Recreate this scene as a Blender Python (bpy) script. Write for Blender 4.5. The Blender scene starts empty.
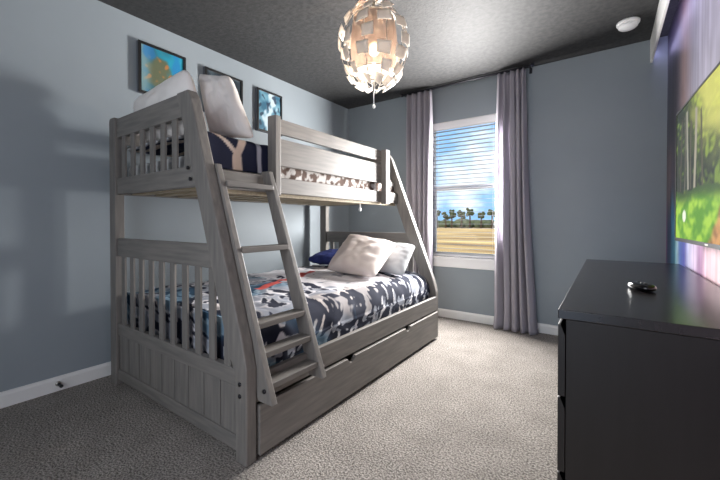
import bpy, bmesh, math, random
from mathutils import Vector, Matrix, noise
random.seed(7)
scene = bpy.context.scene
COL = scene.collection
PI = math.pi

# ------------------------------------------------------------------ camera
cam_d = bpy.data.cameras.new('camera')
cam_d.sensor_width = 36.0
cam_d.lens = 36.0 * 349.41 / 720.0
cam_d.shift_x = -7.809 / 720.0
cam_d.shift_y = -14.455 / 720.0
cam_d.clip_start = 0.02
cam_d.clip_end = 600
cam = bpy.data.objects.new('camera', cam_d)
COL.objects.link(cam)
cam.location = (2.7197, -3.5249, 1.0111)
cam.rotation_euler = (PI / 2 - 0.0104, 0, 0.602)
scene.camera = cam

# ------------------------------------------------------------------ world sky (blue with drifting cloud)
world = bpy.data.worlds.new('sky')
scene.world = world
world.use_nodes = True
wt = world.node_tree
wt.nodes.clear()
wo = wt.nodes.new('ShaderNodeOutputWorld')
wb = wt.nodes.new('ShaderNodeBackground')
wtc = wt.nodes.new('ShaderNodeTexCoord')
wmp = wt.nodes.new('ShaderNodeMapping')
wmp.inputs['Scale'].default_value = (5.0, 5.0, 9.0)
wmp.inputs['Location'].default_value = (0.7, 0.35, 0.6)
wnz = wt.nodes.new('ShaderNodeTexNoise')
wnz.inputs['Scale'].default_value = 1.0
wnz.inputs['Detail'].default_value = 6
wrp = wt.nodes.new('ShaderNodeValToRGB')
wrp.color_ramp.elements[0].position = 0.42
wrp.color_ramp.elements[0].color = (0.24, 0.44, 0.72, 1)
wrp.color_ramp.elements[1].position = 0.57
wrp.color_ramp.elements[1].color = (0.80, 0.84, 0.88, 1)
wt.links.new(wtc.outputs['Generated'], wmp.inputs['Vector'])
wt.links.new(wmp.outputs['Vector'], wnz.inputs['Vector'])
wt.links.new(wnz.outputs['Fac'], wrp.inputs['Fac'])
wt.links.new(wrp.outputs['Color'], wb.inputs['Color'])
wb.inputs['Strength'].default_value = 1.35
wt.links.new(wb.outputs['Background'], wo.inputs['Surface'])

# ------------------------------------------------------------------ lights
def light(name, kind, loc, rot, energy, color, **kw):
    d = bpy.data.lights.new(name, kind)
    d.energy = energy
    d.color = color
    for k, v in kw.items():
        setattr(d, k, v)
    o = bpy.data.objects.new(name, d)
    COL.objects.link(o)
    o.location = loc
    o.rotation_euler = rot
    return o

# sun high behind the house lights the field and trees outside
light('sun', 'SUN', (0, -20, 30), (math.radians(48), 0, math.radians(-20)), 4.2, (1.0, 0.93, 0.82), angle=0.01)
# daylight arriving through the window
light('window_daylight', 'AREA', (1.60, -0.03, 1.36), (math.radians(-91), 0, 0), 138.0, (1.0, 0.98, 0.96),
      shape='RECTANGLE', size=0.50, size_y=1.0)
# added fill lamp outside the rear wall, brightens surfaces facing the camera
light('rear_fill', 'AREA', (2.0, -4.75, 1.35), (math.radians(90), 0, 0), 21.0, (0.95, 0.97, 1.0),
      shape='RECTANGLE', size=1.5, size_y=1.9)

vs = scene.view_settings
vs.view_transform = 'Standard'
vs.look = 'None'
vs.gamma = 1.0
vs.use_curve_mapping = False
vs.exposure = 0.38

# ------------------------------------------------------------------ helpers
def lin(c):
    c = c / 255.0
    return c / 12.92 if c <= 0.04045 else ((c + 0.055) / 1.055) ** 2.4
def L3(r, g, b):
    return (lin(r), lin(g), lin(b))
def L4(r, g, b):
    return (lin(r), lin(g), lin(b), 1.0)
def mix3(a, b, t):
    t = max(0.0, min(1.0, t))
    return tuple(a[i] + (b[i] - a[i]) * t for i in range(3))
def smooth(a, b, x):
    t = max(0.0, min(1.0, (x - a) / (b - a)))
    return t * t * (3 - 2 * t)
def nz(x, y, z=0.0):
    return noise.noise(Vector((x, y, z)))

def bsdf(name):
    m = bpy.data.materials.new(name)
    m.use_nodes = True
    n = m.node_tree.nodes
    return m, n, m.node_tree.links, n['Principled BSDF']

def plain(name, rgb, rough=0.6, metal=0.0, spec=0.5):
    m, n, l, p = bsdf(name)
    p.inputs['Base Color'].default_value = L4(*rgb)
    p.inputs['Roughness'].default_value = rough
    p.inputs['Metallic'].default_value = metal
    p.inputs['Specular IOR Level'].default_value = spec
    return m

def noisy(name, rgb_a, rgb_b, scale, rough=0.7, bump=0.0, stretch=(1, 1, 1), detail=4, lo=0.35, hi=0.65, bump_scale=None, dist=0.01, spec=0.5, coord='Object'):
    m, n, l, p = bsdf(name)
    tc = n.new('ShaderNodeTexCoord')
    mp = n.new('ShaderNodeMapping')
    mp.inputs['Scale'].default_value = stretch
    tx = n.new('ShaderNodeTexNoise')
    tx.inputs['Scale'].default_value = scale
    tx.inputs['Detail'].default_value = detail
    rp = n.new('ShaderNodeValToRGB')
    rp.color_ramp.elements[0].position = lo
    rp.color_ramp.elements[0].color = L4(*rgb_a)
    rp.color_ramp.elements[1].position = hi
    rp.color_ramp.elements[1].color = L4(*rgb_b)
    l.new(tc.outputs[coord], mp.inputs['Vector'])
    l.new(mp.outputs['Vector'], tx.inputs['Vector'])
    l.new(tx.outputs['Fac'], rp.inputs['Fac'])
    l.new(rp.outputs['Color'], p.inputs['Base Color'])
    p.inputs['Roughness'].default_value = rough
    p.inputs['Specular IOR Level'].default_value = spec
    if bump:
        b = n.new('ShaderNodeBump')
        b.inputs['Strength'].default_value = bump
        b.inputs['Distance'].default_value = dist
        t2 = tx
        if bump_scale:
            t2 = n.new('ShaderNodeTexNoise')
            t2.inputs['Scale'].default_value = bump_scale
            t2.inputs['Detail'].default_value = 3
            l.new(mp.outputs['Vector'], t2.inputs['Vector'])
        l.new(t2.outputs['Fac'], b.inputs['Height'])
        l.new(b.outputs['Normal'], p.inputs['Normal'])
    return m

def attr_mat(name, rough=0.8, emit=0.0, spec=0.5, bump=0.0, bump_scale=300):
    m, n, l, p = bsdf(name)
    a = n.new('ShaderNodeAttribute')
    a.attribute_name = 'Col'
    p.inputs['Roughness'].default_value = rough
    p.inputs['Specular IOR Level'].default_value = spec
    if emit:
        p.inputs['Base Color'].default_value = (0.01, 0.01, 0.01, 1)
        l.new(a.outputs['Color'], p.inputs['Emission Color'])
        p.inputs['Emission Strength'].default_value = emit
    else:
        l.new(a.outputs['Color'], p.inputs['Base Color'])
    if bump:
        tc = n.new('ShaderNodeTexCoord')
        tx = n.new('ShaderNodeTexNoise')
        tx.inputs['Scale'].default_value = bump_scale
        b = n.new('ShaderNodeBump')
        b.inputs['Strength'].default_value = bump
        b.inputs['Distance'].default_value = 0.003
        l.new(tc.outputs['Object'], tx.inputs['Vector'])
        l.new(tx.outputs['Fac'], b.inputs['Height'])
        l.new(b.outputs['Normal'], p.inputs['Normal'])
    return m

class MB:
    """collects shapes in world coordinates, builds one mesh object"""
    def __init__(s):
        s.v = []; s.f = []; s.mi = []; s.col = None; s.sm = []
    def add(s, verts, faces, mi=0, smooth_=False):
        o = len(s.v)
        s.v += [tuple(v) for v in verts]
        s.f += [tuple(i + o for i in f) for f in faces]
        s.mi += [mi] * len(faces)
        s.sm += [smooth_] * len(faces)
        return s
    def box(s, x0, x1, y0, y1, z0, z1, mi=0):
        v = [(x0, y0, z0), (x1, y0, z0), (x1, y1, z0), (x0, y1, z0), (x0, y0, z1), (x1, y0, z1), (x1, y1, z1), (x0, y1, z1)]
        return s.add(v, [(3, 2, 1, 0), (4, 5, 6, 7), (0, 1, 5, 4), (1, 2, 6, 5), (2, 3, 7, 6), (3, 0, 4, 7)], mi)
    def prism(s, pts, axis, a, b, mi=0):
        """pts: 2D outline; axis 'y': pts are (x,z); 'x': (y,z); 'z': (x,y)"""
        def P(q, t):
            return {'y': (q[0], t, q[1]), 'x': (t, q[0], q[1]), 'z': (q[0], q[1], t)}[axis]
        n = len(pts)
        v = [P(q, a) for q in pts] + [P(q, b) for q in pts]
        f = [tuple(range(n))[::-1], tuple(range(n, 2 * n))]
        for i in range(n):
            j = (i + 1) % n
            f.append((i, j, j + n, i + n))
        return s.add(v, f, mi)
    def tube(s, path, r, n=10, mi=0, cap=True):
        path = [Vector(q) for q in path]
        rs = r if isinstance(r, (list, tuple)) else [r] * len(path)
        rings = []
        for i, q in enumerate(path):
            d = (path[min(i + 1, len(path) - 1)] - path[max(i - 1, 0)])
            d = d.normalized() if d.length > 1e-9 else Vector((0, 0, 1))
            up = Vector((0, 0, 1)) if abs(d.z) < 0.95 else Vector((1, 0, 0))
            a = d.cross(up).normalized(); b = d.cross(a).normalized()
            rings.append([q + a * math.cos(2 * PI * k / n) * rs[i] + b * math.sin(2 * PI * k / n) * rs[i] for k in range(n)])
        v = [p for rg in rings for p in rg]
        f = []
        for i in range(len(path) - 1):
            for k in range(n):
                k2 = (k + 1) % n
                f.append((i * n + k, i * n + k2, (i + 1) * n + k2, (i + 1) * n + k))
        if cap:
            f.append(tuple(range(n))[::-1]); f.append(tuple((len(path) - 1) * n + k for k in range(n)))
        return s.add(v, f, mi, True)
    def lathe(s, cx, cy, prof, n=24, mi=0):
        v = []; f = []
        for (r, z) in prof:
            for k in range(n):
                v.append((cx + r * math.cos(2 * PI * k / n), cy + r * math.sin(2 * PI * k / n), z))
        for i in range(len(prof) - 1):
            for k in range(n):
                k2 = (k + 1) % n
                f.append((i * n + k, i * n + k2, (i + 1) * n + k2, (i + 1) * n + k))
        f.append(tuple(range(n))[::-1]); f.append(tuple((len(prof) - 1) * n + k for k in range(n)))
        return s.add(v, f, mi, True)
    def ball(s, c, rx, ry, rz, n=16, m=10, mi=0):
        v = []; f = []
        for i in range(m + 1):
            t = PI * i / m
            for k in range(n):
                a = 2 * PI * k / n
                v.append((c[0] + rx * math.sin(t) * math.cos(a), c[1] + ry * math.sin(t) * math.sin(a), c[2] + rz * math.cos(t)))
        for i in range(m):
            for k in range(n):
                k2 = (k + 1) % n
                f.append((i * n + k, (i + 1) * n + k, (i + 1) * n + k2, i * n + k2))
        return s.add(v, f, mi, True)
    def grid(s, fn, nu, nv, colfn=None, mi=0, flip=False):
        """fn(u,v)->point, u,v in 0..1"""
        o = len(s.v)
        pts = [fn(i / nu, j / nv) for j in range(nv + 1) for i in range(nu + 1)]
        f = []
        for j in range(nv):
            for i in range(nu):
                a = j * (nu + 1) + i
                q = (a, a + 1, a + nu + 2, a + nu + 1)
                f.append(q[::-1] if flip else q)
        s.add(pts, f, mi, True)
        if colfn:
            if s.col is None:
                s.col = [(0.5, 0.5, 0.5)] * o
            s.col += [colfn(i / nu, j / nv) for j in range(nv + 1) for i in range(nu + 1)]
        return s
    def build(s, name, mats, parent=None, base=None, bevel=0.0, solid=0.0, subsurf=0, merge=False, label=None):
        if not isinstance(mats, (list, tuple)):
            mats = [mats]
        if parent is not None:
            off = world_loc(parent)
        elif base is not None:
            off = Vector(base)
        else:
            off = Vector((0, 0, 0))
        me = bpy.data.meshes.new(name)
        me.from_pydata([Vector(v) - off for v in s.v], [], s.f)
        for i, p in enumerate(me.polygons):
            p.material_index = s.mi[i]
            p.use_smooth = s.sm[i]
        if s.col is not None:
            a = me.color_attributes.new('Col', 'FLOAT_COLOR', 'POINT')
            for i, c in enumerate(s.col):
                a.data[i].color = (c[0], c[1], c[2], 1.0)
        bm = bmesh.new(); bm.from_mesh(me)
        if merge:
            bmesh.ops.remove_doubles(bm, verts=bm.verts, dist=1e-5)
        if s.col is None or merge:
            bmesh.ops.recalc_face_normals(bm, faces=bm.faces)
        bm.to_mesh(me); bm.free()
        for m in mats:
            me.materials.append(m)
        me.update()
        o = bpy.data.objects.new(name, me)
        COL.objects.link(o)
        if parent is not None:
            o.parent = parent
        else:
            o.location = off
        if bevel:
            b = o.modifiers.new('bevel', 'BEVEL'); b.width = bevel; b.segments = 2; b.limit_method = 'ANGLE'; b.angle_limit = math.radians(40)
        if solid:
            q = o.modifiers.new('solid', 'SOLIDIFY'); q.thickness = solid; q.offset = -1
        if subsurf:
            q = o.modifiers.new('sub', 'SUBSURF'); q.levels = subsurf; q.render_levels = subsurf
        if label:
            o['label'] = label
        return o

def world_loc(o):
    v = Vector((0, 0, 0))
    while o is not None:
        v = v + Vector(o.location)
        o = o.parent
    return v

def thing(name, loc, label, cat, group=None):
    o = bpy.data.objects.new(name, None)
    o.empty_display_size = 0.1
    COL.objects.link(o)
    o.location = loc
    return tag(o, label, cat, group)
def tag(o, label, cat, group=None, kind=None):
    o['label'] = label
    o['category'] = cat
    if group: o['group'] = group
    if kind: o['kind'] = kind
    return o
def struct(o, label, cat='structure'):
    o['kind'] = 'structure'
    o['label'] = label
    o['category'] = cat
    return o

# ------------------------------------------------------------------ materials
M_wall = noisy('blue_grey_paint', (146, 155, 161), (150, 159, 165), 2.0, rough=0.55, bump=0.05, bump_scale=120, dist=0.003, spec=0.35)
M_ceil = noisy('charcoal_ceiling_paint', (54, 54, 55), (68, 68, 68), 30, rough=0.64, bump=0.3, bump_scale=55, dist=0.006, spec=0.32)
M_white = plain('white_trim_paint', (240, 240, 238), 0.4)
M_vinyl = plain('white_vinyl', (250, 250, 250), 0.35)
M_outwall = plain('stucco', (200, 190, 175), 0.9)

def carpet_mat():
    m, n, l, p = bsdf('beige_carpet')
    tc = n.new('ShaderNodeTexCoord')
    a = n.new('ShaderNodeTexNoise'); a.inputs['Scale'].default_value = 120; a.inputs['Detail'].default_value = 4
    b = n.new('ShaderNodeTexNoise'); b.inputs['Scale'].default_value = 5; b.inputs['Detail'].default_value = 3
    ra = n.new('ShaderNodeValToRGB')
    ra.color_ramp.elements[0].position = 0.36; ra.color_ramp.elements[0].color = L4(108, 103, 98)
    ra.color_ramp.elements[1].position = 0.62; ra.color_ramp.elements[1].color = L4(182, 175, 168)
    rb = n.new('ShaderNodeValToRGB')
    rb.color_ramp.elements[0].position = 0.3; rb.color_ramp.elements[0].color = (0.80, 0.80, 0.80, 1)
    rb.color_ramp.elements[1].position = 0.7; rb.color_ramp.elements[1].color = (1, 1, 1, 1)
    mx = n.new('ShaderNodeMix'); mx.data_type = 'RGBA'; mx.blend_type = 'MULTIPLY'; mx.inputs['Factor'].default_value = 1
    l.new(tc.outputs['Object'], a.inputs['Vector']); l.new(tc.outputs['Object'], b.inputs['Vector'])
    l.new(a.outputs['Fac'], ra.inputs['Fac']); l.new(b.outputs['Fac'], rb.inputs['Fac'])
    l.new(ra.outputs['Color'], mx.inputs['A']); l.new(rb.outputs['Color'], mx.inputs['B'])
    l.new(mx.outputs['Result'], p.inputs['Base Color'])
    p.inputs['Roughness'].default_value = 1.0
    p.inputs['Specular IOR Level'].default_value = 0.1
    bp = n.new('ShaderNodeBump'); bp.inputs['Strength'].default_value = 0.7; bp.inputs['Distance'].default_value = 0.014
    l.new(a.outputs['Fac'], bp.inputs['Height']); l.new(bp.outputs['Normal'], p.inputs['Normal'])
    return m
M_carpet = carpet_mat()

def wood(name, stretch):
    return noisy(name, (103, 100, 97), (127, 122, 117), 9, rough=0.5, bump=0.08, stretch=stretch, detail=6, lo=0.3, hi=0.72, dist=0.003, spec=0.4)
W_x = wood('grey_wood_along_width', (0.5, 6, 6))
W_y = wood('grey_wood_along_length', (6, 0.5, 6))
W_z = wood('grey_wood_upright', (6, 6, 0.5))
M_pine = noisy('raw_pine', (150, 137, 114), (170, 156, 130), 9, rough=0.7, stretch=(0.5, 6, 6))
M_bolt = plain('dark_bolt_steel', (40, 40, 44), 0.4, 0.6)
M_black = noisy('black_brown_veneer', (27, 25, 28), (33, 30, 33), 8, rough=0.24, stretch=(6, 0.6, 6), spec=0.5)
M_blackend = noisy('black_brown_side_veneer', (16, 14, 16), (20, 18, 20), 8, rough=0.45, stretch=(6, 6, 0.6), spec=0.35)
M_plastic_black = plain('black_plastic', (18, 18, 20), 0.3)
M_gloss_black = plain('gloss_black', (14, 14, 18), 0.12)
M_mattress = plain('mattress_ticking', (205, 205, 205), 0.9)
M_pillow = noisy('white_pillow_cotton', (236, 230, 226), (244, 239, 235), 6, rough=0.9, bump=0.15, bump_scale=14, dist=0.01, spec=0.2)
M_pillow_grey = noisy('pale_grey_pillow_cotton', (196, 200, 203), (212, 214, 216), 6, rough=0.9, bump=0.15, bump_scale=14, dist=0.01, spec=0.2)
M_navy = noisy('royal_blue_cotton', (28, 38, 92), (40, 54, 120), 8, rough=0.9)
M_pillow_pink = noisy('blush_pillow_cotton', (234, 221, 215), (240, 230, 224), 6, rough=0.9, bump=0.15, bump_scale=14, dist=0.01, spec=0.2)
M_bed_print = attr_mat('printed_bedspread_cotton', 0.9, spec=0.2)
M_art = attr_mat('printed_artwork', 0.35)
M_streaks = attr_mat('streaked_wall_colour', 0.38, spec=0.5)
M_screen = attr_mat('lit_screen_picture', 0.15, emit=0.8)
M_frame = plain('black_picture_frame', (20, 20, 22), 0.4)
M_frame_side = plain('dark_grey_frame_side', (112, 114, 122), 0.6)
M_field = noisy('dry_grass', (128, 96, 52), (214, 180, 120), 0.35, rough=1.0, stretch=(0.25, 1, 1), detail=6, lo=0.35, hi=0.65)
M_tree = noisy('dark_foliage', (58, 66, 46), (88, 92, 66), 2.0, rough=1.0)
M_bark = plain('tree_bark', (84, 70, 58), 1.0)
M_slat = plain('blind_slat', (158, 170, 186), 0.5)
M_rod = plain('dark_rod_steel', (52, 52, 58), 0.4, 0.5)
M_copper = plain('copper_lacquer', (176, 150, 130), 0.35, 0.3)

M_steel = plain('brushed_steel', (200, 196, 188), 0.3, 0.8)

def smoke_mat():
    m = bpy.data.materials.new('smoky_copper_film')
    m.use_nodes = True
    n = m.node_tree.nodes; l = m.node_tree.links
    n.remove(n['Principled BSDF'])
    tr = n.new('ShaderNodeBsdfTransparent'); tr.inputs['Color'].default_value = (0.72, 0.66, 0.60, 1)
    df = n.new('ShaderNodeBsdfDiffuse'); df.inputs['Color'].default_value = L4(140, 126, 118)
    tl = n.new('ShaderNodeBsdfTranslucent'); tl.inputs['Color'].default_value = L4(112, 92, 80)
    m1 = n.new('ShaderNodeMixShader'); m1.inputs['Fac'].default_value = 0.25
    m2 = n.new('ShaderNodeMixShader'); m2.inputs['Fac'].default_value = 0.55
    l.new(df.outputs['BSDF'], m1.inputs[1]); l.new(tl.outputs['BSDF'], m1.inputs[2])
    l.new(tr.outputs['BSDF'], m2.inputs[1]); l.new(m1.outputs['Shader'], m2.inputs[2])
    l.new(m2.outputs['Shader'], n['Material Output'].inputs['Surface'])
    return m
M_smoke = smoke_mat()
def petal_mat():
    m, n, l, p = bsdf('pale_milky_leaf')
    p.inputs['Base Color'].default_value = L4(226, 222, 216)
    p.inputs['Roughness'].default_value = 0.3
    t = n.new('ShaderNodeBsdfTranslucent'); t.inputs['Color'].default_value = L4(222, 214, 204)
    mx = n.new('ShaderNodeMixShader'); mx.inputs['Fac'].default_value = 0.30
    l.new(p.outputs['BSDF'], mx.inputs[1]); l.new(t.outputs['BSDF'], mx.inputs[2])
    l.new(mx.outputs['Shader'], n['Material Output'].inputs['Surface'])
    return m
M_petal = petal_mat()

def curtain_mat():
    m, n, l, p = bsdf('grey_lavender_voile')
    p.inputs['Base Color'].default_value = L4(196, 191, 199)
    p.inputs['Roughness'].default_value = 0.85
    p.inputs['Specular IOR Level'].default_value = 0.2
    t = n.new('ShaderNodeBsdfTranslucent'); t.inputs['Color'].default_value = L4(200, 196, 204)
    mx = n.new('ShaderNodeMixShader'); mx.inputs['Fac'].default_value = 0.35
    l.new(p.outputs['BSDF'], mx.inputs[1]); l.new(t.outputs['BSDF'], mx.inputs[2])
    l.new(mx.outputs['Shader'], n['Material Output'].inputs['Surface'])
    return m
M_curtain = curtain_mat()

def glass_mat():
    m = bpy.data.materials.new('window_glass')
    m.use_nodes = True
    n = m.node_tree.nodes; l = m.node_tree.links
    n.remove(n['Principled BSDF'])
    tr = n.new('ShaderNodeBsdfTransparent'); tr.inputs['Color'].default_value = (0.95, 0.97, 0.97, 1)
    gl = n.new('ShaderNodeBsdfGlossy'); gl.inputs['Roughness'].default_value = 0.02
    fr = n.new('ShaderNodeFresnel'); fr.inputs['IOR'].default_value = 1.3
    mx = n.new('ShaderNodeMixShader')
    l.new(fr.outputs['Fac'], mx.inputs['Fac']); l.new(tr.outputs['BSDF'], mx.inputs[1]); l.new(gl.outputs['BSDF'], mx.inputs[2])
    l.new(mx.outputs['Shader'], n['Material Output'].inputs['Surface'])
    return m
M_glass = glass_mat()

def emit_mat(name, rgb, strength):
    m = bpy.data.materials.new(name)
    m.use_nodes = True
    p = m.node_tree.nodes['Principled BSDF']
    p.inputs['Base Color'].default_value = (0.8, 0.8, 0.8, 1)
    p.inputs['Emission Color'].default_value = L4(*rgb)
    p.inputs['Emission Strength'].default_value = strength
    return m
M_led = emit_mat('violet_led_strip', (206, 200, 255), 6.5)
M_bulb = emit_mat('warm_bulb', (255, 218, 165), 6.0)

# ------------------------------------------------------------------ room shell
H = 2.44
RX = 3.091          # right wall
YB = -4.40          # wall behind the camera
T = 0.12
WX0, WX1, WZ0, WZ1 = 1.105, 1.90, 0.645, 2.07    # window opening
struct(MB().box(-T, RX + T, YB - T, T, -0.1, 0).build('floor', M_carpet, base=(0, 0, 0)), 'beige textured carpet floor', 'floor')
struct(MB().box(-T, RX + T, YB - T, T, H, H + 0.1).build('ceiling', M_ceil, base=(0, 0, H)), 'charcoal textured ceiling', 'ceiling')
struct(MB().box(-T, 0, YB - T, T, 0, H).build('wall_left', M_wall, base=(0, -2, 0)), 'blue grey wall behind the bunk bed', 'wall')
b = MB()
b.box(0, WX0, 0, T, 0, H); b.box(WX1, RX, 0, T, 0, H); b.box(WX0, WX1, 0, T, 0, WZ0); b.box(WX0, WX1, 0, T, WZ1, H)
struct(b.build('wall_back', M_wall, base=(0, 0, 0)), 'blue grey wall with the window', 'wall')
b = MB()
b.box(0, 1.35, YB - T, YB, 0, H); b.box(2.65, RX, YB - T, YB, 0, H); b.box(1.35, 2.65, YB - T, YB, 2.1, H)  # gap added so the fill lamp can shine into the room
struct(b.build('wall_front', M_wall, base=(0, YB, 0)), 'wall behind the camera with an opening added for the fill lamp', 'wall')
# right wall: colour streaks blended from low, mid and upper tables
streak_low = [(0.0, (150, 70, 130)), (-0.10, (40, 50, 90)), (-0.20, (36, 70, 110)), (-0.30, (70, 150, 190)), (-0.43, (110, 180, 205)),
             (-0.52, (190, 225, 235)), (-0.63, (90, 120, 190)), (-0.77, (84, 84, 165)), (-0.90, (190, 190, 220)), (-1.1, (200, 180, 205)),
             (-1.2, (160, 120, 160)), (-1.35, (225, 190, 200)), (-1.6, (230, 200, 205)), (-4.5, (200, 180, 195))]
streak_up = [(0.0, (70, 68, 86)), (-0.3, (84, 78, 94)), (-0.5, (96, 86, 98)), (-0.7, (150, 122, 122)), (-0.85, (140, 124, 134)), (-1.0, (150, 146, 166)),
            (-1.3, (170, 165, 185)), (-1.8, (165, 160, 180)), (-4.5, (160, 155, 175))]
streak_mid = [(0.0, (76, 60, 74)), (-0.15, (120, 98, 98)), (-0.3, (90, 84, 100)), (-0.45, (130, 116, 116)), (-0.8, (110, 100, 110)), (-4.5, (150, 140, 150))]
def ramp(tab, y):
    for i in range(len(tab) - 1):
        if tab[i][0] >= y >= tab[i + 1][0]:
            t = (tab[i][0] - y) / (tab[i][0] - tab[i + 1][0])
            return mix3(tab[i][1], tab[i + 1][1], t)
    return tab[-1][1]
def streak_col(u, v):
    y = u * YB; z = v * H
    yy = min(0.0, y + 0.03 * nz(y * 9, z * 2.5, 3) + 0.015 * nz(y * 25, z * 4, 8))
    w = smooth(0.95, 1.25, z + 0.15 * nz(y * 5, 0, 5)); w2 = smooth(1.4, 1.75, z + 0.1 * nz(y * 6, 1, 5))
    c = mix3(mix3(ramp(streak_low, yy), ramp(streak_mid, yy), w), ramp(streak_up, yy), w2)
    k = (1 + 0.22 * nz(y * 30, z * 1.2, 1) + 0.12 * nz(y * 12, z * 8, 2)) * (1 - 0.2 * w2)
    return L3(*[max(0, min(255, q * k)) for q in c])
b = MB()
b.grid(lambda u, v: (RX, u * YB, v * H), 220, 60, streak_col)
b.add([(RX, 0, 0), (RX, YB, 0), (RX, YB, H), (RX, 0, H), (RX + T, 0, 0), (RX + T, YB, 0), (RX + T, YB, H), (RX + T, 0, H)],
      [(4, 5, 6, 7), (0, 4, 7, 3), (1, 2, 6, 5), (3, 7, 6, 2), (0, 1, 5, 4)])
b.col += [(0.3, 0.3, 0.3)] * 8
struct(b.build('wall_right', M_streaks, base=(RX, -2, 0)), 'wall with streaks of violet, brown and blue', 'wall')

# baseboards
def baseboard(name, pts, axis, a, bb, lab):
    struct(MB().prism(pts, axis, a, bb).build(name, M_white, base=(0, 0, 0)), lab, 'baseboard')
prof = [(0, 0), (0.016, 0), (0.016, 0.066), (0.010, 0.078), (0.004, 0.084), (0, 0.084)]
baseboard('baseboard_left', [(x, z) for x, z in prof], 'y', YB, 0, 'white baseboard along the left wall')
baseboard('baseboard_back', [(-x, z) for x, z in prof], 'x', 0.016, RX - 0.016, 'white baseboard under the window')
baseboard('baseboard_right', [(RX - x, z) for x, z in prof], 'y', YB, 0, 'white baseboard along the streaked wall')

# valance board along the ceiling by the right wall with the led strip on its back
struct(MB().box(2.985, 3.0, YB, 0, 2.255, H).build('trim_1', M_white, base=(3, 0, 2.3), bevel=0.002), 'white valance board along the ceiling beside the streaked wall', 'trim')
tag(MB().box(3.0005, 3.005, YB + 0.05, -0.02, 2.30, 2.33).build('led_strip', M_led, base=(3.0, 0, 2.3)), 'violet led strip hidden behind the white ceiling valance', 'light strip')

# window
F = 0.045
wy0, wy1 = 0.045, 0.10
b = MB()
b.box(WX0, WX0 + F, wy0, wy1, WZ0, WZ1); b.box(WX1 - F, WX1, wy0, wy1, WZ0, WZ1)
b.box(WX0 + F, WX1 - F, wy0, wy1, WZ0, WZ0 + 0.024); b.box(WX0 + F, WX1 - F, wy0, wy1, WZ1 - F, WZ1)
win = struct(b.build('window_1', M_vinyl, base=((WX0 + WX1) / 2, 0.07, WZ0)), 'white single hung window between the grey curtains', 'window')
MB().box(WX0 + F, WX1 - F, wy0 - 0.005, wy1, 1.352, 1.398).build('meeting_rail', M_vinyl, win, bevel=0.003)
b = MB()
for (za, zb, yy) in ((WZ0 + 0.024, 1.352, 0.055), (1.398, WZ1 - F, 0.075)):
    b.box(WX0 + F, WX1 - F, yy, yy + 0.004, za, zb)
b.build('pane', M_glass, win)
b = MB()
for (xa, xb) in ((WX0 + F, WX0 + F + 0.018), (WX1 - F - 0.018, WX1 - F)):
    b.box(xa, xb, wy0, wy0 + 0.03, WZ0 + 0.024, 1.352)
b.box(WX0 + F + 0.018, WX1 - F - 0.018, wy0, wy0 + 0.03, WZ0 + 0.024, WZ0 + 0.042)
b.build('lower_sash', M_vinyl, win)
b = MB()
b.box(WX0, WX0 + 0.006, 0.0, wy0, WZ0, WZ1); b.box(WX1 - 0.006, WX1, 0.0, wy0, WZ0, WZ1); b.box(WX0, WX1, 0.0, wy0, WZ1 - 0.006, WZ1)
b.build('jamb', M_white, win)
b = MB()
b.box(WX0 - 0.04, WX1 + 0.04, -0.035, wy0, 0.620, 0.645); b.box(WX0 - 0.02, WX1 + 0.02, -0.016, 0.0, 0.535, 0.620)
b.build('window_sill', M_vinyl, win, bevel=0.004)

# blind
bl = thing('window_blind', ((WX0 + WX1) / 2, 0.02, WZ1), 'white horizontal slat blind lowered in the window with open slats', 'blind')
MB().box(WX0 + 0.008, WX1 - 0.008, -0.004, 0.040, 1.995, 2.062).build('headrail', M_vinyl, bl, bevel=0.003)
nsl = 31
for i in range(nsl):
    z = 1.975 - i * 0.0428
    b = MB()
    xa, xb = WX0 + 0.012, WX1 - 0.012
    pr = [(0.0, z - 0.0012), (0.02, z), (0.041, z - 0.0012), (0.041, z - 0.0032), (0.02, z - 0.002), (0.0, z - 0.0032)]
    b.prism(pr, 'x', xa, xb)
    b.build('slat', M_slat, bl)
for xc in (WX0 + 0.11, WX1 - 0.11):
    MB().tube([(xc, -0.003, 1.995), (xc, -0.003, 0.665)], 0.0011, 6).build('ladder_cord', M_vinyl, bl)
MB().box(WX0 + 0.012, WX1 - 0.012, 0.002, 0.040, 0.649, 0.665).build('bottom_rail', M_vinyl, bl, bevel=0.003)

# ------------------------------------------------------------------ outside
struct(MB().box(-120, 80, T + 0.02, 160, -0.6, -0.3).build('ground', M_field, base=(0, 0, -0.3)), 'dry golden field outside the window', 'ground')
palm_x = [(-29.0, 3.9), (-26.9, 3.1), (-25.5, 3.6), (-23.3, 3.5), (-21.5, 3.8), (-19.1, 3.3), (-16.9, 3.6)]
plab = ['tall bushy tree nearest the left window jamb on the horizon', 'short thin tree, second from the left in the far tree line', 'slim tree, third from the left in the far tree line',
        'round tree in the middle of the far tree line', 'tallest tree just right of the middle of the far tree line', 'low tree, second from the right in the far tree line',
        'tree at the right end of the far tree line beside the curtain']
for (px, ph), lb in zip(palm_x, plab):
    t = thing('field_tree', (px, 70, -0.3), lb, 'tree', 'trees beyond the field')
    MB().tube([(px, 70, -0.3), (px + 0.05, 70, ph * 0.5), (px, 70, ph - 0.4)], [0.22, 0.16, 0.12], 8).build('trunk', M_bark, t)
    b = MB()
    for k in range(18):
        a = random.uniform(0, 2 * PI); e = random.uniform(-0.9, 1.0)
        r = random.uniform(0.3, 0.85)
        c = Vector((px + r * math.cos(a) * math.cos(e), 70 + r * math.sin(a) * math.cos(e), ph - 0.4 + 0.8 * r * math.sin(e)))
        b.ball(c - Vector((0, 0, random.uniform(0, 0.9))), 0.32, 0.32, 0.30, 7, 5)
    b.build('crown', M_tree, t)
b = MB()
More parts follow.
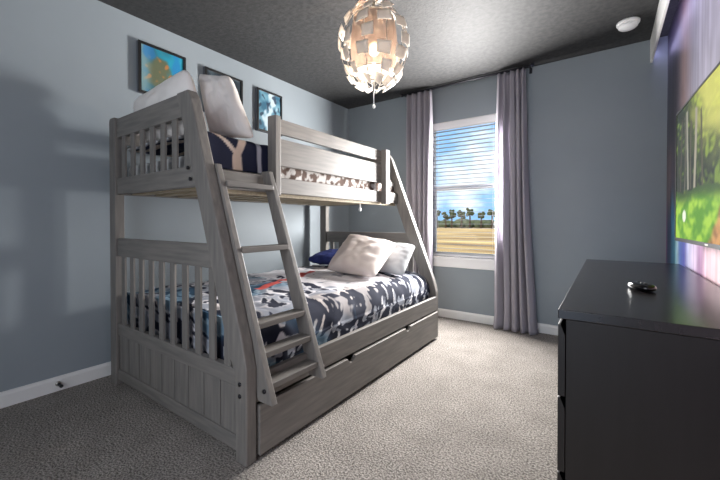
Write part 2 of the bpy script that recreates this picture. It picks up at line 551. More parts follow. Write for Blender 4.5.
for k in range(300):
    x = random.uniform(-75, 25); y = random.uniform(74, 84)
    r = random.uniform(0.8, 1.6)
    b.ball((x, y, 0.2), r * 1.6, r, r * random.uniform(0.7, 1.15), 8, 5)
tag(b.build('shrub_band', M_tree, base=(-20, 76, -0.3)), 'band of dark low shrubs along the far edge of the field', 'shrubs', kind='stuff')

# ------------------------------------------------------------------ bunk bed
XB, XF, YN, YF = 0.140, 1.504, -2.63, -0.64
bed = thing('bunk_bed', (0.83, -1.63, 0), 'weathered grey twin over full bunk bed with slanted ladder and trundle', 'bed')

def end_panel(y0, y1, xt, xbm, name_):
    """y0..y1 thickness; xt outer x at z=1.645, xbm outer x at z=.43"""
    k = (xbm - xt) / (1.645 - 0.43)
    def xo(z): return xt + k * (1.645 - z)
    def xi(z): return xo(z) - 0.115
    root = MB().prism([(XB, 0), (XB + 0.083, 0), (XB + 0.083, 1.64), (XB + 0.070, 1.655), (XB + 0.012, 1.655), (XB, 1.64)], 'y', y0 - 0.004, y1 + 0.004).build('rear_post', W_z, bed, bevel=0.004)
    # slanted front post
    pts = [(xbm - 0.075, 0), (xbm, 0), (xbm, 0.40), (xo(0.5), 0.50), (xo(1.60), 1.60), (xo(1.645) - 0.012, 1.645), (xi(1.645), 1.645), (xi(0.80), 0.80), (xi(0.44), 0.44), (xbm - 0.075, 0.36)]
    MB().prism(pts, 'y', y0 - 0.004, y1 + 0.004).build('slanted_post', W_z, bed, bevel=0.006)
    ya, yb = y0 + 0.006, y1 - 0.006
    xa = XB + 0.083
    # rails
    MB().prism([(xa, 1.527), (xi(1.527) , 1.527), (xi(1.645), 1.645), (xa, 1.645)], 'y', ya, yb).build('top_rail', W_x, bed, bevel=0.004)
    MB().prism([(xa, 1.18), (xi(1.18), 1.18), (xi(1.28), 1.28), (xa, 1.28)], 'y', ya, yb).build('bunk_rail', W_x, bed, bevel=0.004)
    MB().prism([(xa, 0.80), (xi(0.80), 0.80), (xi(0.91), 0.91), (xa, 0.91)], 'y', ya, yb).build('mid_rail', W_x, bed, bevel=0.004)
    MB().prism([(xa, 0.31), (xbm - 0.075, 0.31), (xbm - 0.075, 0.385), (xa, 0.385)], 'y', ya, yb).build('low_rail', W_x, bed, bevel=0.004)
    MB().box(xa, xbm - 0.075, ya, yb, 0.035, 0.10).build('base_rail', W_x, bed, bevel=0.004)
    # upper slats (gaps centred .265 + .12 i, width .045)
    e = [0.265 + 0.120 * i for i in range(7)]
    for i in range(6):
        MB().box(e[i] + 0.022, e[i + 1] - 0.050, ya + 0.004, ya + 0.014, 1.28, 1.527).build('upper_slat', W_z, bed)
    MB().prism([(e[6] + 0.022, 1.28), (xi(1.28), 1.28), (xi(1.527), 1.527), (e[6] + 0.022, 1.527)], 'y', ya + 0.004, ya + 0.014).build('upper_slat', W_z, bed)
    e = [0.250 + 0.1175 * i for i in range(11)]
    for i in range(10):
        x0, x1 = e[i] + 0.022, e[i + 1] - 0.048
        zt = 0.80
        if x1 > xi(0.80):
            zt1 = max(0.39, 1.645 - (x1 + 0.115 - xt) / k)
            zt0 = min(0.80, 1.645 - (x0 + 0.115 - xt) / k)
            MB().prism([(x0, 0.385), (x1, 0.385), (x1, zt1), (x0, zt0)], 'y', ya + 0.004, ya + 0.014).build('lower_slat', W_z, bed)
        else:
            MB().box(x0, x1, ya + 0.004, ya + 0.014, 0.385, zt).build('lower_slat', W_z, bed)
    # grooved plank panel
    n = 9
    w = (xbm - 0.075 - xa) / n
    b = MB()
    for i in range(n):
        x0 = xa + i * w; x1 = x0 + w
        b.prism([(x0, 0), (x0 + 0.006, 0), (x0 + 0.012, 0), (x1 - 0.012, 0), (x1, 0), (x1, 0.018), (x0, 0.018)][:1] + [(x0, 0.003), (x0 + 0.004, 0.0), (x1 - 0.004, 0.0), (x1, 0.003), (x1, 0.018), (x0, 0.018)][0:], 'z', 0.10, 0.31)
    b2 = MB()
    vs_ = [(x, ya + 0.008 + y, z) for (x, y, z) in b.v]
    b2.add(vs_, b.f)
    b2.build('plank_panel', W_z, bed)
    return xo, xi

xoN, xiN = end_panel(YN, YN + 0.044, 1.075, 1.504, 'near')
xoF, xiF = end_panel(YF - 0.044, YF, 1.02, 1.490, 'far')

# bolts on the near end
for (bx, bz) in ((1.462, 0.285), (1.462, 0.335), (1.085, 1.215), (1.065, 1.27)):
    MB().tube([(bx, YN - 0.008, bz), (bx, YN - 0.002, bz)], 0.009, 12).build('bolt', M_bolt, bed)

# lower side rails, trundle
yA, yB_ = YN + 0.052, YF - 0.052
MB().box(XF - 0.034, XF - 0.006, yA, yB_, 0.245, 0.362).build('side_rail', W_y, bed, bevel=0.004)
MB().box(XB + 0.01, XB + 0.04, yA, yB_, 0.20, 0.362).build('side_rail', W_y, bed, bevel=0.004)
tr = MB()
zt = 0.235
ptsT = [(yA + 0.004, 0.022), (yB_ - 0.004, 0.022), (yB_ - 0.004, zt)]
def notch(yc):
    w = 0.075
    out = []
    for i in range(9):
        t = i / 8
        out.append((yc + w / 2 - w * t, zt - 0.028 * math.sin(PI * t) ** 0.7))
    return out
ptsT += notch(-1.243) + notch(-1.93) + [(yA + 0.004, zt)]
trd = tr.prism(ptsT, 'x', XF - 0.012, XF + 0.010).build('trundle_drawer', W_y, bed, bevel=0.003)
b = MB()
b.box(XB + 0.06, XF - 0.013, yA + 0.03, yB_ - 0.03, 0.05, 0.062)
b.box(XB + 0.06, XB + 0.08, yA + 0.03, yB_ - 0.03, 0.062, 0.20)
b.build('trundle_tray', W_y, bed)
# lower slat deck
b = MB()
for i in range(12):
    yy = -2.5 + i * 0.155
    MB().box(XB + 0.042, XF - 0.036, yy, yy + 0.07, 0.290, 0.308).build('bed_slat', M_pine, bed)

# upper side rails and bunk slats
XU = 1.085
MB().box(XU, XU + 0.026, yA, yB_, 1.18, 1.275).build('bunk_side_rail', W_y, bed, bevel=0.004)
MB().box(XB + 0.03, XB + 0.056, yA, yB_, 1.18, 1.275).build('bunk_side_rail', W_y, bed, bevel=0.004)
for i in range(13):
    yy = -2.53 + i * 0.145
    MB().box(XB + 0.056, XU, yy, yy + 0.07, 1.185, 1.203).build('bunk_slat', M_pine, bed)
MB().box(XU - 0.025, XU, yA, yB_, 1.160, 1.185).build('cleat', M_pine, bed)
# guard boards and posts
GY0, GY1 = -2.13, -0.93
MB().box(XU, XU + 0.024, GY0 + 0.006, GY1 - 0.004, 1.535, 1.625).build('guard_board', W_y, bed, bevel=0.004)
MB().box(XU, XU + 0.024, GY0 + 0.006, GY1 - 0.004, 1.345, 1.508).build('guard_board', W_y, bed, bevel=0.004)
MB().box(XU - 0.012, XU + 0.058, GY0 - 0.036, GY0 + 0.005, 1.165, 1.63).build('guard_post', W_z, bed, bevel=0.004)
MB().box(XU + 0.0245, XU + 0.075, GY1 - 0.05, GY1 + 0.012, 1.165, 1.63).build('guard_post', W_z, bed, bevel=0.004)
# rear guard boards on the wall side
MB().box(XB + 0.03, XB + 0.054, yA, yB_, 1.50, 1.60).build('guard_board', W_y, bed, bevel=0.004)

# ladder
lad = bpy.data.objects.new('ladder', None); COL.objects.link(lad); lad.parent = bed
lad.location = Vector((1.55, -2.43, 0.25)) - Vector(bed.location)
def xl(z): return 1.020 + 0.359 * (1.645 - z)
def ladder_rail(y0, y1, ztop, zbot):
    d = 0.082
    b = MB()
    b.prism([(xl(zbot) - 0.01, zbot), (xl(zbot) + d, zbot), (xl(ztop) + d - 0.02, ztop), (xl(ztop) - 0.0, ztop)], 'y', y0, y1)
    return b.build('ladder_rail', W_z, lad, bevel=0.004)
ladder_rail(-2.581, -2.551, 1.285, 0.257)
ladder_rail(-2.275, -2.245, 1.285, 0.257)
for z in (1.205, 0.895, 0.572, 0.455, 0.335):
    MB().box(xl(z) + 0.002, xl(z) + 0.078, -2.551, -2.275, z - 0.026, z).build('rung', W_y, lad, bevel=0.003)
for yb2 in (-2.566,):
    MB().tube([(xl(0.31) + 0.055, -2.588, 0.31), (xl(0.31) + 0.055, -2.580, 0.31)], 0.009, 12).build('ladder_bolt', M_bolt, lad)

# small white pull hanging below the upper bunk
t = thing('light_pull', (1.07, -1.236, 1.10), 'small white pull hanging under the upper bunk rail', 'pull')
b = MB(); b.tube([(1.07, -1.236, 1.160), (1.07, -1.236, 1.13)], 0.004, 8); b.build('cord', M_vinyl, t)
b = MB(); b.lathe(1.07, -1.236, [(0.003, 1.135), (0.010, 1.122), (0.013, 1.108), (0.008, 1.098), (0.002, 1.096)], 14); b.build('knob', M_vinyl, t)

# ------------------------------------------------------------------ mattresses, bedding, pillows
def rounded_box(b, x0, x1, y0, y1, z0, z1):
    b.box(x0, x1, y0, y1, z0, z1)
o = rounded_box(b := MB(), 0.205, 1.375, yA + 0.02, yB_ - 0.02, 0.309, 0.50)
tag(b.build('mattress', M_mattress, base=(0.83, -1.63, 0.309), bevel=0.03), 'white full mattress on the lower bunk under the printed bedspread', 'mattress')
b = MB(); b.box(0.215, 1.06, yA + 0.01, yB_ - 0.01, 1.204, 1.365)
tag(b.build('mattress', M_mattress, base=(0.63, -1.63, 1.204), bevel=0.03), 'white twin mattress on the upper bunk behind the guard boards', 'mattress')

NAVY = (34, 38, 54); WHT = (216, 213, 217); GRY = (142, 146, 156); TAN = (182, 162, 146); RED = (196, 84, 78); TEAL = (60, 110, 140)
def print_col(x, y, z):
    """bold scattered print: dark ink shapes with pale, tan and grey patches"""
    wx = x + 0.05 * nz(x * 6, y * 6, 50); wy = y + 0.05 * nz(x * 6, y * 6, 60)
    a = nz(wx * 10, wy * 10, 2.0) + 0.6 * nz(wx * 24, wy * 24, 4.0)
    st = nz(wx * 7 + wy * 24, wy * 7 - wx * 4, 17.0) + 0.4 * nz(wx * 16 + wy * 40, wx * 9, 27.0)         # slanting strokes
    c = nz(x * 2.6, y * 2.6, 11.0)
    pale = smooth(-1.85, -1.55, y) * (1 - smooth(-1.25, -0.95, y)) * (1 - smooth(1.18, 1.4, x + 0.1 * nz(y * 4, 0, 3)))
    edge = smooth(1.15, 1.5, x + 0.15 * nz(y * 4, 0, 1))     # darker border along the front edge
    base = mix3(GRY, WHT, smooth(-0.2, 0.15, a + 0.5 * pale))
    base = mix3(base, TAN, 0.35 * smooth(0.2, 0.35, c))
    thr = 0.07 + 0.40 * pale - 0.15 * edge
    base = mix3(base, NAVY, smooth(thr - 0.05, thr + 0.05, 0.6 * a + 0.75 * st * (0.4 + 0.6 * edge)))
    if y < -1.78:
        base = mix3(base, TEAL, 0.5 * smooth(0.05, 0.25, nz(x * 3, y * 3, 21)))
    r = abs((x - 0.70) + 0.35 * (y + 1.55) + 0.05 * nz(y * 6, x * 4, 9))
    if -2.1 < y < -1.30:
        base = mix3(base, RED, (1 - smooth(0.025, 0.045, r)) * smooth(-0.25, -0.05, nz(x * 9, y * 9, 31)))
    return base
def lower_spread(u, v):
    y = yA + 0.014 + (yB_ - yA - 0.028) * u
    s = v * 1.52
    x0 = 0.21
    flat = 1.07
    wr = 0.012 * nz(y * 5, s * 5, 0) + 0.007 * nz(y * 12, s * 9, 5)
    if s < flat:
        return Vector((x0 + s, y, 0.565 + 1.2 * wr + 0.02 * math.sin(s * 3)))
    r = 0.15
    arc = r * PI / 2
    q = s - flat
    if q < arc:
        a = q / r
        return Vector((x0 + flat + r * math.sin(a) + 0.6 * wr, y, 0.565 + 0.02 * math.sin(flat * 3) - r * (1 - math.cos(a)) + 0.6 * wr))
    return Vector((x0 + flat + r + 0.5 * wr + 0.006, y, 0.565 - r - (q - arc) * 0.42))
def lower_col(u, v):
    p = lower_spread(u, v)
    return L3(*print_col(0.21 + v * 1.52, p.y, p.z))
def end_drop(u, v):
    x = 0.215 + 1.17 * u
    return Vector((x, yA + 0.010 + 0.004 * nz(x * 12, v * 3, 4), 0.565 - 0.02 * v + 0.02 * math.sin((x - 0.21) * 3) - 0.20 * v))
def end_col(u, v):
    return L3(*print_col(0.215 + 1.17 * u, yA - 0.25 * v, 0))
b = MB(); b.grid(lower_spread, 280, 220, lower_col, flip=True); b.grid(end_drop, 150, 30, end_col)
tag(b.build('bedspread', M_bed_print, base=(0.83, -1.63, 0.5), solid=0.012), 'crumpled navy, white and grey printed bedspread on the lower bunk', 'bedspread')

# upper bunk bedspread
def upper_spread(u, v):
    y = yA + 0.014 + (yB_ - yA - 0.028) * u
    s = v * 1.02
    x0 = 0.22
    flat = 0.80
    wr = 0.014 * nz(y * 5, s * 5, 10) + 0.006 * nz(y * 13, s * 10, 15)
    puff = 0.065 * (1 - smooth(-2.13, -2.02, y))
    if s < flat:
        return Vector((x0 + s, y, 1.405 + wr + puff))
    r = 0.055
    arc = r * PI / 2
    q = s - flat
    if q < arc:
        a = q / r
        return Vector((x0 + flat + r * math.sin(a), y, 1.405 + puff - r * (1 - math.cos(a)) + wr * (1 - a / 1.6)))
    return Vector((x0 + flat + r + 0.006 * nz(y * 9, 0, 3), y, 1.405 + puff - r - (q - arc) * 0.95))
def upper_col(u, v):
    y = yA + (yB_ - yA) * u; s = v * 1.02
    if y < -2.10 + 0.05 * nz(s * 4, 0, 2):
        c = (30, 34, 56)
        t = max(0.0, min(1.0, (s - 0.80) / 0.14))
        wob = 0.008 * nz(s * 9, y * 5, 6)
        for (ya_, yb_, w_, col_) in ((-2.585, -2.565, 0.020, (196, 196, 200)), (-2.52, -2.37, 0.020, (206, 190, 178)),
                                     (-2.32, -2.385, 0.026, (208, 188, 174)), (-2.235, -2.235, 0.016, (182, 182, 190))):
            d = abs(y - (ya_ + (yb_ - ya_) * t) + wob)
            c = mix3(c, col_, 1 - smooth(w_ * 0.8, w_ * 1.15, d))
        return L3(*c)
    a = nz(s * 20, y * 20, 40) + 0.5 * nz(s * 45, y * 45, 41)
    c = mix3((206, 202, 198), (96, 78, 70), smooth(-0.12, 0.08, a))
    return L3(*c)
b = MB(); b.grid(upper_spread, 300, 110, upper_col, flip=True)
tag(b.build('bedspread', M_bed_print, base=(0.63, -1.63, 1.36), solid=0.012), 'navy bedspread with pale stripes on the upper bunk', 'bedspread')

def pillow(name, BL, BR, TR, TL, thick, mat, label, seed=0, group='pillows on the bunk bed', rnd=0.13):
    BL, BR, TR, TL = map(Vector, (BL, BR, TR, TL))
    nrm = ((BR - BL).cross(TL - BL)).normalized()
    c = (BL + BR + TR + TL) / 4
    b = MB()
    n = 26
    def pt(u, v, sgn):
        U = 2 * u - 1; V = 2 * v - 1
        # pinch the sides between the corners
        Up = U * (1 - 0.07 * (1 - V * V)); Vp = V * (1 - 0.09 * (1 - U * U))
        rc = 1 - rnd * abs(U) ** 5 * abs(V) ** 5
        Up *= rc; Vp *= rc
        uu = (Up + 1) / 2; vv = (Vp + 1) / 2
        p = (BL * (1 - uu) + BR * uu) * (1 - vv) + (TL * (1 - uu) + TR * uu) * vv
        h = max(0.0, (1 - abs(U) ** 2.6)) ** 0.5 * max(0.0, (1 - abs(V) ** 2.6)) ** 0.5
        w = 1 + 0.18 * nz(U * 2 + seed, V * 2, sgn * 3) + 0.22 * nz(U * 4.5 + seed, V * 4.5, sgn * 3 + 9)
        return p + nrm * (sgn * thick * 0.5 * h * w)
    b.grid(lambda u, v: pt(u, v, 1), n, n)
    b.grid(lambda u, v: pt(u, v, -1), n, n, flip=True)
    o = b.build(name, mat, base=c, merge=True)
    for p in o.data.polygons: p.use_smooth = True
    return tag(o, label, 'pillow', group)
# lower bunk
pillow('pillow', (0.79, -1.34, 0.610), (1.30, -1.38, 0.600), (1.28, -0.98, 0.835), (0.76, -0.96, 0.905), 0.19, M_pillow_pink,
       'plump white and blush pillow propped in front on the lower bunk', 1, rnd=0.05)
pillow('pillow', (0.88, -1.02, 0.600), (1.38, -1.06, 0.570), (1.37, -0.80, 0.82), (0.90, -0.78, 0.84), 0.13, M_pillow_grey,
       'pale grey pillow tucked behind the front pillow on the lower bunk', 2)
pillow('pillow', (0.30, -1.08, 0.640), (0.72, -1.05, 0.640), (0.72, -0.74, 0.70), (0.30, -0.76, 0.70), 0.12, M_navy,
       'flat royal blue pillow lying by the wall on the lower bunk', 5)
# upper bunk
pillow('pillow', (0.24, -2.46, 1.46), (0.98, -2.46, 1.47), (0.86, -2.515, 1.865), (0.16, -2.515, 1.80), 0.13, M_pillow,
       'white pillow leaning on the near end rail of the upper bunk', 3)
pillow('pillow', (0.83, -2.38, 1.475), (1.09, -2.25, 1.470), (0.91, -2.29, 1.87), (0.69, -2.37, 1.91), 0.14, M_pillow,
       'white pillow standing on its short end on the upper bunk', 4)

# ------------------------------------------------------------------ curtains and rod
rod = thing('curtain_rod', (1.49, -0.09, 2.418), 'dark thin curtain rod close under the ceiling', 'curtain rod')
MB().tube([(0.83, -0.09, 2.418), (2.14, -0.09, 2.418)], 0.010, 12).build('rod', M_rod, rod)
for xe in (0.82, 2.15):
    MB().ball((xe, -0.09, 2.418), 0.018, 0.018, 0.018).build('finial', M_rod, rod)
for xe in (0.845, 2.125):
    b = MB(); b.tube([(xe, -0.09, 2.418), (xe, -0.0, 2.418)], 0.006, 8); b.box(xe - 0.012, xe + 0.012, -0.006, 0, 2.38, 2.43)
    b.build('bracket', M_rod, rod)
def curtain(xt0, xt1, xb0, xb1, zb, nf, ph, label, pool=0.0):
    b = MB()
    def fn(u, v):
        # v: 0 top .. 1 bottom
        z = 2.405 + (zb - 2.405) * v
        s = smooth(0.0, 0.25, v)
        x0 = xt0 + (xb0 - xt0) * v ** 1.5; x1 = xt1 + (xb1 - xt1) * v ** 1.5
        x = x0 + (x1 - x0) * u
        amp = 0.022 + 0.016 * s
        f = 2 * PI * nf * (u + 0.03 * math.sin(5 * u + ph + 2.0 * v))
        y = -0.092 + amp * math.sin(f + ph) + 0.008 * math.sin(2.3 * f + 3 * v + ph)
        x += 0.010 * math.cos(f + ph) * s + 0.006 * nz(u * 6, v * 4, ph)
        if pool and v > 0.93:
            q = (v - 0.93) / 0.07
            y -= pool * q * q * (0.6 + 0.4 * math.sin(f))
            x += 0.02 * q * q * (u - 0.3)
        return Vector((x, y, z))
    b.grid(fn, 110, 70)
    o = b.build('curtain', M_curtain, base=((xt0 + xt1) / 2, -0.09, zb))
    q = o.modifiers.new('solid', 'SOLIDIFY'); q.thickness = 0.002; q.offset = 0
    return tag(o, label, 'curtain', 'curtains on the window')
curtain(0.865, 1.185, 0.90, 1.165, 0.03, 5, 0.4, 'sheer grey curtain left of the window behind the bunk bed')
curtain(1.845, 2.095, 1.815, 2.205, 0.006, 5, 1.3, 'sheer grey curtain right of the window reaching the carpet', pool=0.03)

# ------------------------------------------------------------------ framed pictures
def art_teal(u, v):
    c = mix3((50, 100, 116), (40, 150, 176), smooth(0.2, 0.8, u + 0.3 * nz(u * 4, v * 4, 1)))
    d = math.hypot((u - 0.42) * 1.0, (v - 0.45) * 0.8)
    c = mix3(c, (98, 104, 80), 1 - smooth(0.20, 0.34, d + 0.12 * nz(u * 6, v * 6, 2)))
    c = mix3(c, (176, 120, 70), smooth(0.2, 0.4, nz(u * 8, v * 8, 3)) * (1 - smooth(0.3, 0.45, d)))
    c = mix3(c, (150, 178, 180), (1 - smooth(0.05, 0.3, u)) * 0.7)
    c = mix3(c, (40, 120, 190), 0.6 * smooth(0.15, 0.4, nz(u * 3, v * 3, 5)))
    return L3(*c)
def art_dark(u, v):
    c = mix3((34, 44, 52), (70, 84, 92), smooth(-0.2, 0.4, nz(u * 4, v * 4, 12)))
    d = abs(u - 0.62 + 0.25 * (v - 0.5))
    c = mix3(c, (196, 204, 204), (1 - smooth(0.05, 0.16, d + 0.12 * nz(u * 8, v * 8, 13))) * (1 - smooth(0.55, 0.75, v)))
    return L3(*c)
def art_blue(u, v):
    c = mix3((52, 100, 124), (110, 158, 176), smooth(-0.3, 0.4, nz(u * 4, v * 4, 22)))
    d = abs(u - 0.5 + 0.15 * math.sin(v * 6))
    c = mix3(c, (196, 214, 222), (1 - smooth(0.06, 0.24, d + 0.2 * nz(u * 7, v * 7, 23))))
    c = mix3(c, (30, 44, 64), 0.8 * smooth(0.2, 0.35, nz(u * 6, v * 6, 25)))
    return L3(*c)
arts = [(-2.42, -2.09, 1.915, 2.275, art_teal, 'black framed teal picture, nearest of the three on the left wall'),
        (-1.935, -1.580, 1.905, 2.268, art_dark, 'black framed dark picture, middle of the three on the left wall'),
        (-1.425, -1.125, 1.865, 2.262, art_blue, 'black framed pale blue picture, farthest of the three on the left wall')]
for (y0, y1, z0, z1, fn, lb) in arts:
    t = thing('picture', (0, (y0 + y1) / 2, (z0 + z1) / 2), lb, 'picture', 'pictures above the bunk bed')
    w = 0.018; D = 0.036
    b = MB()
    for (a0, a1, c0, c1) in ((y0, y0 + w, z0, z1), (y1 - w, y1, z0, z1), (y0 + w, y1 - w, z0, z0 + w), (y0 + w, y1 - w, z1 - w, z1)):
        b.box(0.026, D, a0, a1, c0, c1)
    b.build('frame', M_frame, t, bevel=0.001)
    MB().box(0.001, 0.026, y0 + 0.001, y1 - 0.001, z0 + 0.001, z1 - 0.001).build('canvas_box', M_frame_side, t)
    b = MB()
    b.grid(lambda u, v: (0.0275, y0 + w + (y1 - y0 - 2 * w) * u, z0 + w + (z1 - z0 - 2 * w) * v), 50, 50, fn)
    b.build('art_print', M_art, t)

# ------------------------------------------------------------------ dresser
DX0, DX1, DY0, DY1, DZ = 2.605, 3.068, -2.41, -0.80, 0.765
dr = thing('dresser', ((DX0 + DX1) / 2, (DY0 + DY1) / 2, 0), 'wide black brown six drawer dresser against the streaked wall', 'dresser')
MB().box(DX0 + 0.0, DX1, DY0, DY1, DZ - 0.026, DZ).build('top', M_black, dr, bevel=0.002)
b = MB()
b.box(DX0 + 0.020, DX1, DY0 + 0.002, DY0 + 0.022, 0, DZ - 0.027)
b.build('side_panel', M_blackend, dr, bevel=0.001)
MB().box(DX0 + 0.020, DX1, DY1 - 0.022, DY1 - 0.002, 0, DZ - 0.027).build('side_panel', M_blackend, dr, bevel=0.001)
b = MB(); b.box(DX1 - 0.008, DX1, DY0 + 0.023, DY1 - 0.023, 0.02, DZ - 0.027)
b.build('back_panel', M_blackend, dr)
MB().box(DX0 + 0.030, DX1 - 0.01, -1.615, -1.595, 0.03, DZ - 0.027).build('divider', M_blackend, dr)
MB().box(DX0 + 0.030, DX0 + 0.05, DY0 + 0.023, DY1 - 0.023, 0.0, 0.07).build('plinth', M_blackend, dr)
for (ya, yb) in ((DY0 + 0.003, -1.607), (-1.603, DY1 - 0.003)):
    for (za, zb) in ((0.075, 0.300), (0.305, 0.515), (0.520, 0.722)):
        # front board with a hollow scooped behind its upper edge as the grip
        MB().prism([(DX0, za), (DX0 + 0.018, za), (DX0 + 0.018, zb - 0.03), (DX0 + 0.006, zb), (DX0, zb)], 'y', ya, yb).build('drawer', M_blackend, dr, bevel=0.001)

t = thing('remote_control', (2.822, -1.92, DZ), 'small black rounded remote lying on the dresser top', 'remote')
b = MB()
R = Matrix.Rotation(math.radians(25), 4, 'Z')
def rem(u, v, up):
    U = 2 * u - 1; V = 2 * v - 1
    x = 0.034 * U * math.sqrt(max(0, 1 - 0.45 * V * V)); y = 0.058 * V * math.sqrt(max(0, 1 - 0.45 * U * U))
    h = max(0, (1 - U ** 4) * (1 - V ** 4)) ** 0.5
    z = (0.012 + 0.014 * h) if up else (0.012 - 0.0115 * h)
    return Vector((2.822, -1.92, DZ)) + R @ Vector((x, y, z))
b.grid(lambda u, v: rem(u, v, True), 16, 16); b.grid(lambda u, v: rem(u, v, False), 16, 16, flip=True)
b.build('body', M_gloss_black, t, merge=True)
b = MB()
for k in range(3):
    q = Vector((2.822, -1.92, DZ)) + R @ Vector((0, -0.025 + 0.022 * k, 0.0265))
    b.ball(q, 0.006, 0.006, 0.002, 10, 6)
b.build('button', M_plastic_black, t)

# ------------------------------------------------------------------ television
tvy_far = -1.20
ang = math.radians(2.3)
TVL, TVH, TVZ = 1.11, 0.632, 0.918
dv = Vector((math.sin(ang), -math.cos(ang), 0)); nv = Vector((-math.cos(ang), -math.sin(ang), 0))
o0 = Vector((2.998, tvy_far, TVZ))
tv = thing('television', o0 + dv * TVL / 2 - nv * 0.03, 'flat wall mounted television showing a green forest path', 'television')
def tvp(a, h, d):   # along, up, depth away from the viewer
    return o0 + dv * a + Vector((0, 0, h)) - nv * d
def tvbox(b, a0, a1, h0, h1, d0, d1):
    v = [tvp(a, h, d) for (a, h, d) in ((a0, h0, d0), (a1, h0, d0), (a1, h0, d1), (a0, h0, d1), (a0, h1, d0), (a1, h1, d0), (a1, h1, d1), (a0, h1, d1))]
    return b.add(v, [(3, 2, 1, 0), (4, 5, 6, 7), (0, 1, 5, 4), (1, 2, 6, 5), (2, 3, 7, 6), (3, 0, 4, 7)])
b = MB(); tvbox(b, 0, TVL, 0, TVH, 0.004, 0.030); b.build('case', M_plastic_black, tv, bevel=0.003)
b = MB(); e = 0.009
tvbox(b, 0, e, 0, TVH, 0, 0.004); tvbox(b, TVL - e, TVL, 0, TVH, 0, 0.004); tvbox(b, e, TVL - e, 0, 0.016, 0, 0.004); tvbox(b, e, TVL - e, TVH - e, TVH, 0, 0.004)
b.build('bezel', M_plastic_black, tv)
def forest(u, v):
    """u: far edge 0 .. near edge 1; v: up"""
    n1 = nz(u * 9, v * 9, 3); n2 = nz(u * 26, v * 26, 5); n3 = nz(u * 4, v * 4, 9)
    leaf = mix3((18, 32, 12), (112, 138, 40), smooth(-0.1, 0.85, n1 + 0.9 * n2 + 0.6 * (u - 0.3)))
    glow = math.hypot((u - 0.62) * 1.2, v - 1.0)
    leaf = mix3(leaf, (236, 232, 120), (1 - smooth(0.15, 0.62, glow + 0.12 * n1)) * 0.85)
    c = leaf
    if v > 0.36:
        for (tx, tw, col) in ((0.05, 0.010, (50, 44, 34)), (0.10, 0.014, (70, 62, 50)), (0.16, 0.010, (98, 92, 78)), (0.21, 0.018, (150, 146, 132)), (0.27, 0.012, (82, 76, 60)),
                              (0.33, 0.020, (160, 152, 134)), (0.42, 0.012, (84, 78, 60)), (0.72, 0.022, (70, 58, 40)), (0.84, 0.03, (60, 48, 34)), (0.93, 0.018, (80, 64, 44))):
            d = abs(u - tx - 0.012 * math.sin(v * 5 + tx * 30))
            if d < tw and v < 0.95 - 0.25 * abs(n1):
                c = mix3(col, c, smooth(tw * 0.6, tw, d))
    gr = 0.36 + 0.04 * n3
    if v < gr:
        g = mix3((90, 150, 26), (168, 210, 60), smooth(-0.3, 0.4, n1 + 0.4 * n2))
        g = mix3((50, 80, 20), g, smooth(0.0, 0.12, gr - v))
        pl = 0.50 + 0.5 * v + 0.05 * n1
        pth = mix3((150, 104, 62), (214, 158, 96), smooth(-0.3, 0.4, n1 + 0.7 * n2))
        g = mix3(g, pth, smooth(pl, pl + 0.05, u) * (1 - smooth(0.22, 0.30, v)))
        if math.hypot(u - 0.16, (v - 0.17) * 0.7) < 0.03: g = (236, 240, 220)
        c = g
    return L3(*c)
b = MB()
b.grid(lambda u, v: tvp(e + (TVL - 2 * e) * u, 0.016 + (TVH - 0.016 - e) * v, 0.002), 150, 90, forest)
b.build('screen', M_screen, tv)
b = MB(); tvbox(b, TVL / 2 - 0.02, TVL / 2 + 0.02, 0.005, 0.011, -0.001, 0.001); b.build('badge', M_steel, tv, label='small silver badge on the lower bezel')
b = MB(); tvbox(b, 0.35, 0.75, 0.15, 0.45, 0.030, 0.040); b.build('wall_bracket', M_bolt, tv)

# ------------------------------------------------------------------ pendant lamp
LX, LY, LZ = 1.485, -1.66, 2.125
lamp = thing('pendant_lamp', (LX, LY, H), 'globe pendant lamp of pale curved leaves around a smoky inner shade', 'lamp')
MB().lathe(LX, LY, [(0.055, H - 0.001), (0.055, H - 0.018), (0.035, H - 0.030), (0.012, H - 0.034)], 24).build('canopy', M_steel, lamp)
MB().tube([(LX, LY, H - 0.03), (LX, LY, LZ + 0.06)], 0.010, 12).build('stem', M_steel, lamp)
MB().lathe(LX, LY, [(0.012, LZ + 0.07), (0.022, LZ + 0.06), (0.022, LZ + 0.03), (0.016, LZ + 0.02)], 16).build('socket', M_steel, lamp)
MB().ball((LX, LY, LZ - 0.015), 0.032, 0.032, 0.042).build('bulb', M_bulb, lamp)
MB().tube([(LX, LY, LZ - 0.058), (LX, LY, LZ - 0.29)], 0.007, 10).build('lower_stem', M_steel, lamp)
MB().tube([(LX, LY, LZ - 0.28), (LX, LY, LZ - 0.37)], 0.0025, 8).build('pull_cord', M_vinyl, lamp)
MB().ball((LX, LY, LZ - 0.378), 0.010, 0.010, 0.012).build('pull_ball', M_vinyl, lamp)
RX_, RZ_ = 0.222, 0.275
def ell(th, ph, k=1.0):
    return Vector((LX + k * RX_ * math.cos(th) * math.cos(ph), LY + k * RX_ * math.sin(th) * math.cos(ph), LZ + k * RZ_ * math.sin(ph)))
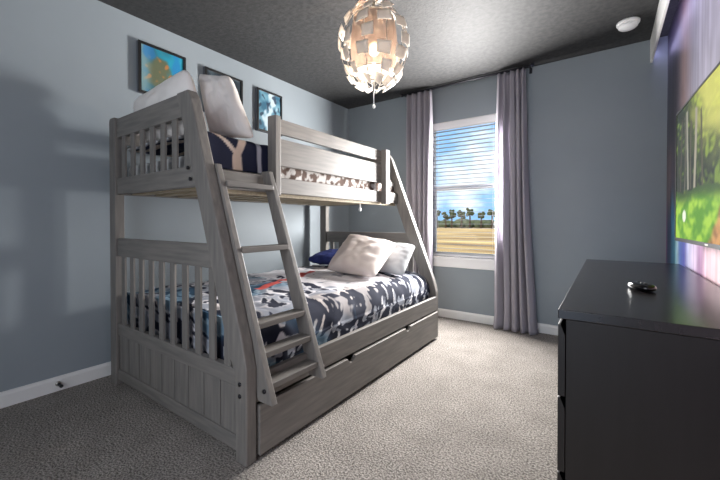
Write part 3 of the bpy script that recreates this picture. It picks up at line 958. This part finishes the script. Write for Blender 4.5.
# inner barrel shade of smoky copper tinted film
b = MB()
b.grid(lambda u, v: Vector((LX + (0.130 + 0.018 * math.sin(PI * v)) * math.cos(2 * PI * u), LY + (0.130 + 0.018 * math.sin(PI * v)) * math.sin(2 * PI * u), LZ - 0.165 + 0.34 * v)), 40, 12)
b.build('inner_shade', M_smoke, lamp)
for zz in (-0.165, 0.175):
    MB().tube([Vector((LX + 0.131 * math.cos(2 * PI * i / 40), LY + 0.131 * math.sin(2 * PI * i / 40), LZ + zz)) for i in range(41)], 0.0035, 6, cap=False).build('hoop', M_steel, lamp)
for k in range(3):
    a_ = 2 * PI * k / 3 + 0.4
    for zz, ze in ((-0.165, -0.21), (0.175, 0.22)):
        MB().tube([(LX + 0.131 * math.cos(a_), LY + 0.131 * math.sin(a_), LZ + zz), (LX + 0.008 * math.cos(a_), LY + 0.008 * math.sin(a_), LZ + ze)], 0.0022, 6).build('spoke', M_steel, lamp)
NC = 10
for c in range(NC):
    th0 = 2 * PI * c / NC
    MB().tube([ell(th0, -1.42 + 2.84 * i / 20, 0.96) for i in range(21)], 0.0022, 6).build('rib', M_steel, lamp)
rows = [(-1.22, -0.92), (-0.84, -0.58), (-0.48, -0.22), (-0.13, 0.13), (0.22, 0.48), (0.58, 0.84), (0.92, 1.22)]
for ri, (pa, pb) in enumerate(rows):
    for c in range(NC):
        if (c + 2 * ri) % 5 == 0 and 0 < ri < 6: continue          # open places in the globe
        thc = 2 * PI * (c + (0.14 if ri % 2 else -0.12)) / NC
        dw = 2 * PI / NC * (0.26 if ri % 2 else 0.31)
        b = MB()
        b.grid(lambda u, v: ell(thc + dw * (2 * u - 1), pa + (pb - pa) * v, 0.985 + 0.09 * (u - 0.3)), 5, 4)
        o = b.build('leaf', M_petal if ri < 6 else M_copper, lamp)
        q = o.modifiers.new('solid', 'SOLIDIFY'); q.thickness = 0.003; q.offset = -1
lp = bpy.data.lights.new('bulb_light', 'POINT'); lp.energy = 18; lp.color = (1.0, 0.90, 0.80); lp.shadow_soft_size = 0.035
lpo = bpy.data.objects.new('bulb_light', lp); COL.objects.link(lpo); lpo.location = (LX, LY, LZ - 0.10)

# ------------------------------------------------------------------ small fittings
sd = thing('smoke_detector', (2.83, -0.40, H), 'round white smoke detector on the ceiling', 'smoke detector')
MB().lathe(2.83, -0.40, [(0.070, H - 0.001), (0.070, H - 0.014), (0.066, H - 0.020)], 32).build('base', M_vinyl, sd)
MB().lathe(2.83, -0.40, [(0.060, H - 0.0205), (0.058, H - 0.036), (0.046, H - 0.046), (0.020, H - 0.050)], 32).build('cover', M_vinyl, sd)
ds = thing('door_stop', (0.016, -2.86, 0.045), 'small spring door stop on the left baseboard', 'door stop')
MB().tube([(0.016, -2.86, 0.045), (0.024, -2.86, 0.045)], 0.014, 14).build('plate', M_steel, ds)
pts = []
for i in range(90):
    a = i * 0.75
    pts.append((0.024 + 0.045 * i / 89, -2.86 + 0.006 * math.cos(a), 0.045 + 0.006 * math.sin(a)))
MB().tube(pts, 0.0018, 6).build('spring', M_rod, ds)
MB().tube([(0.068, -2.86, 0.045), (0.080, -2.86, 0.045)], 0.009, 14).build('tip', M_plastic_black, ds)
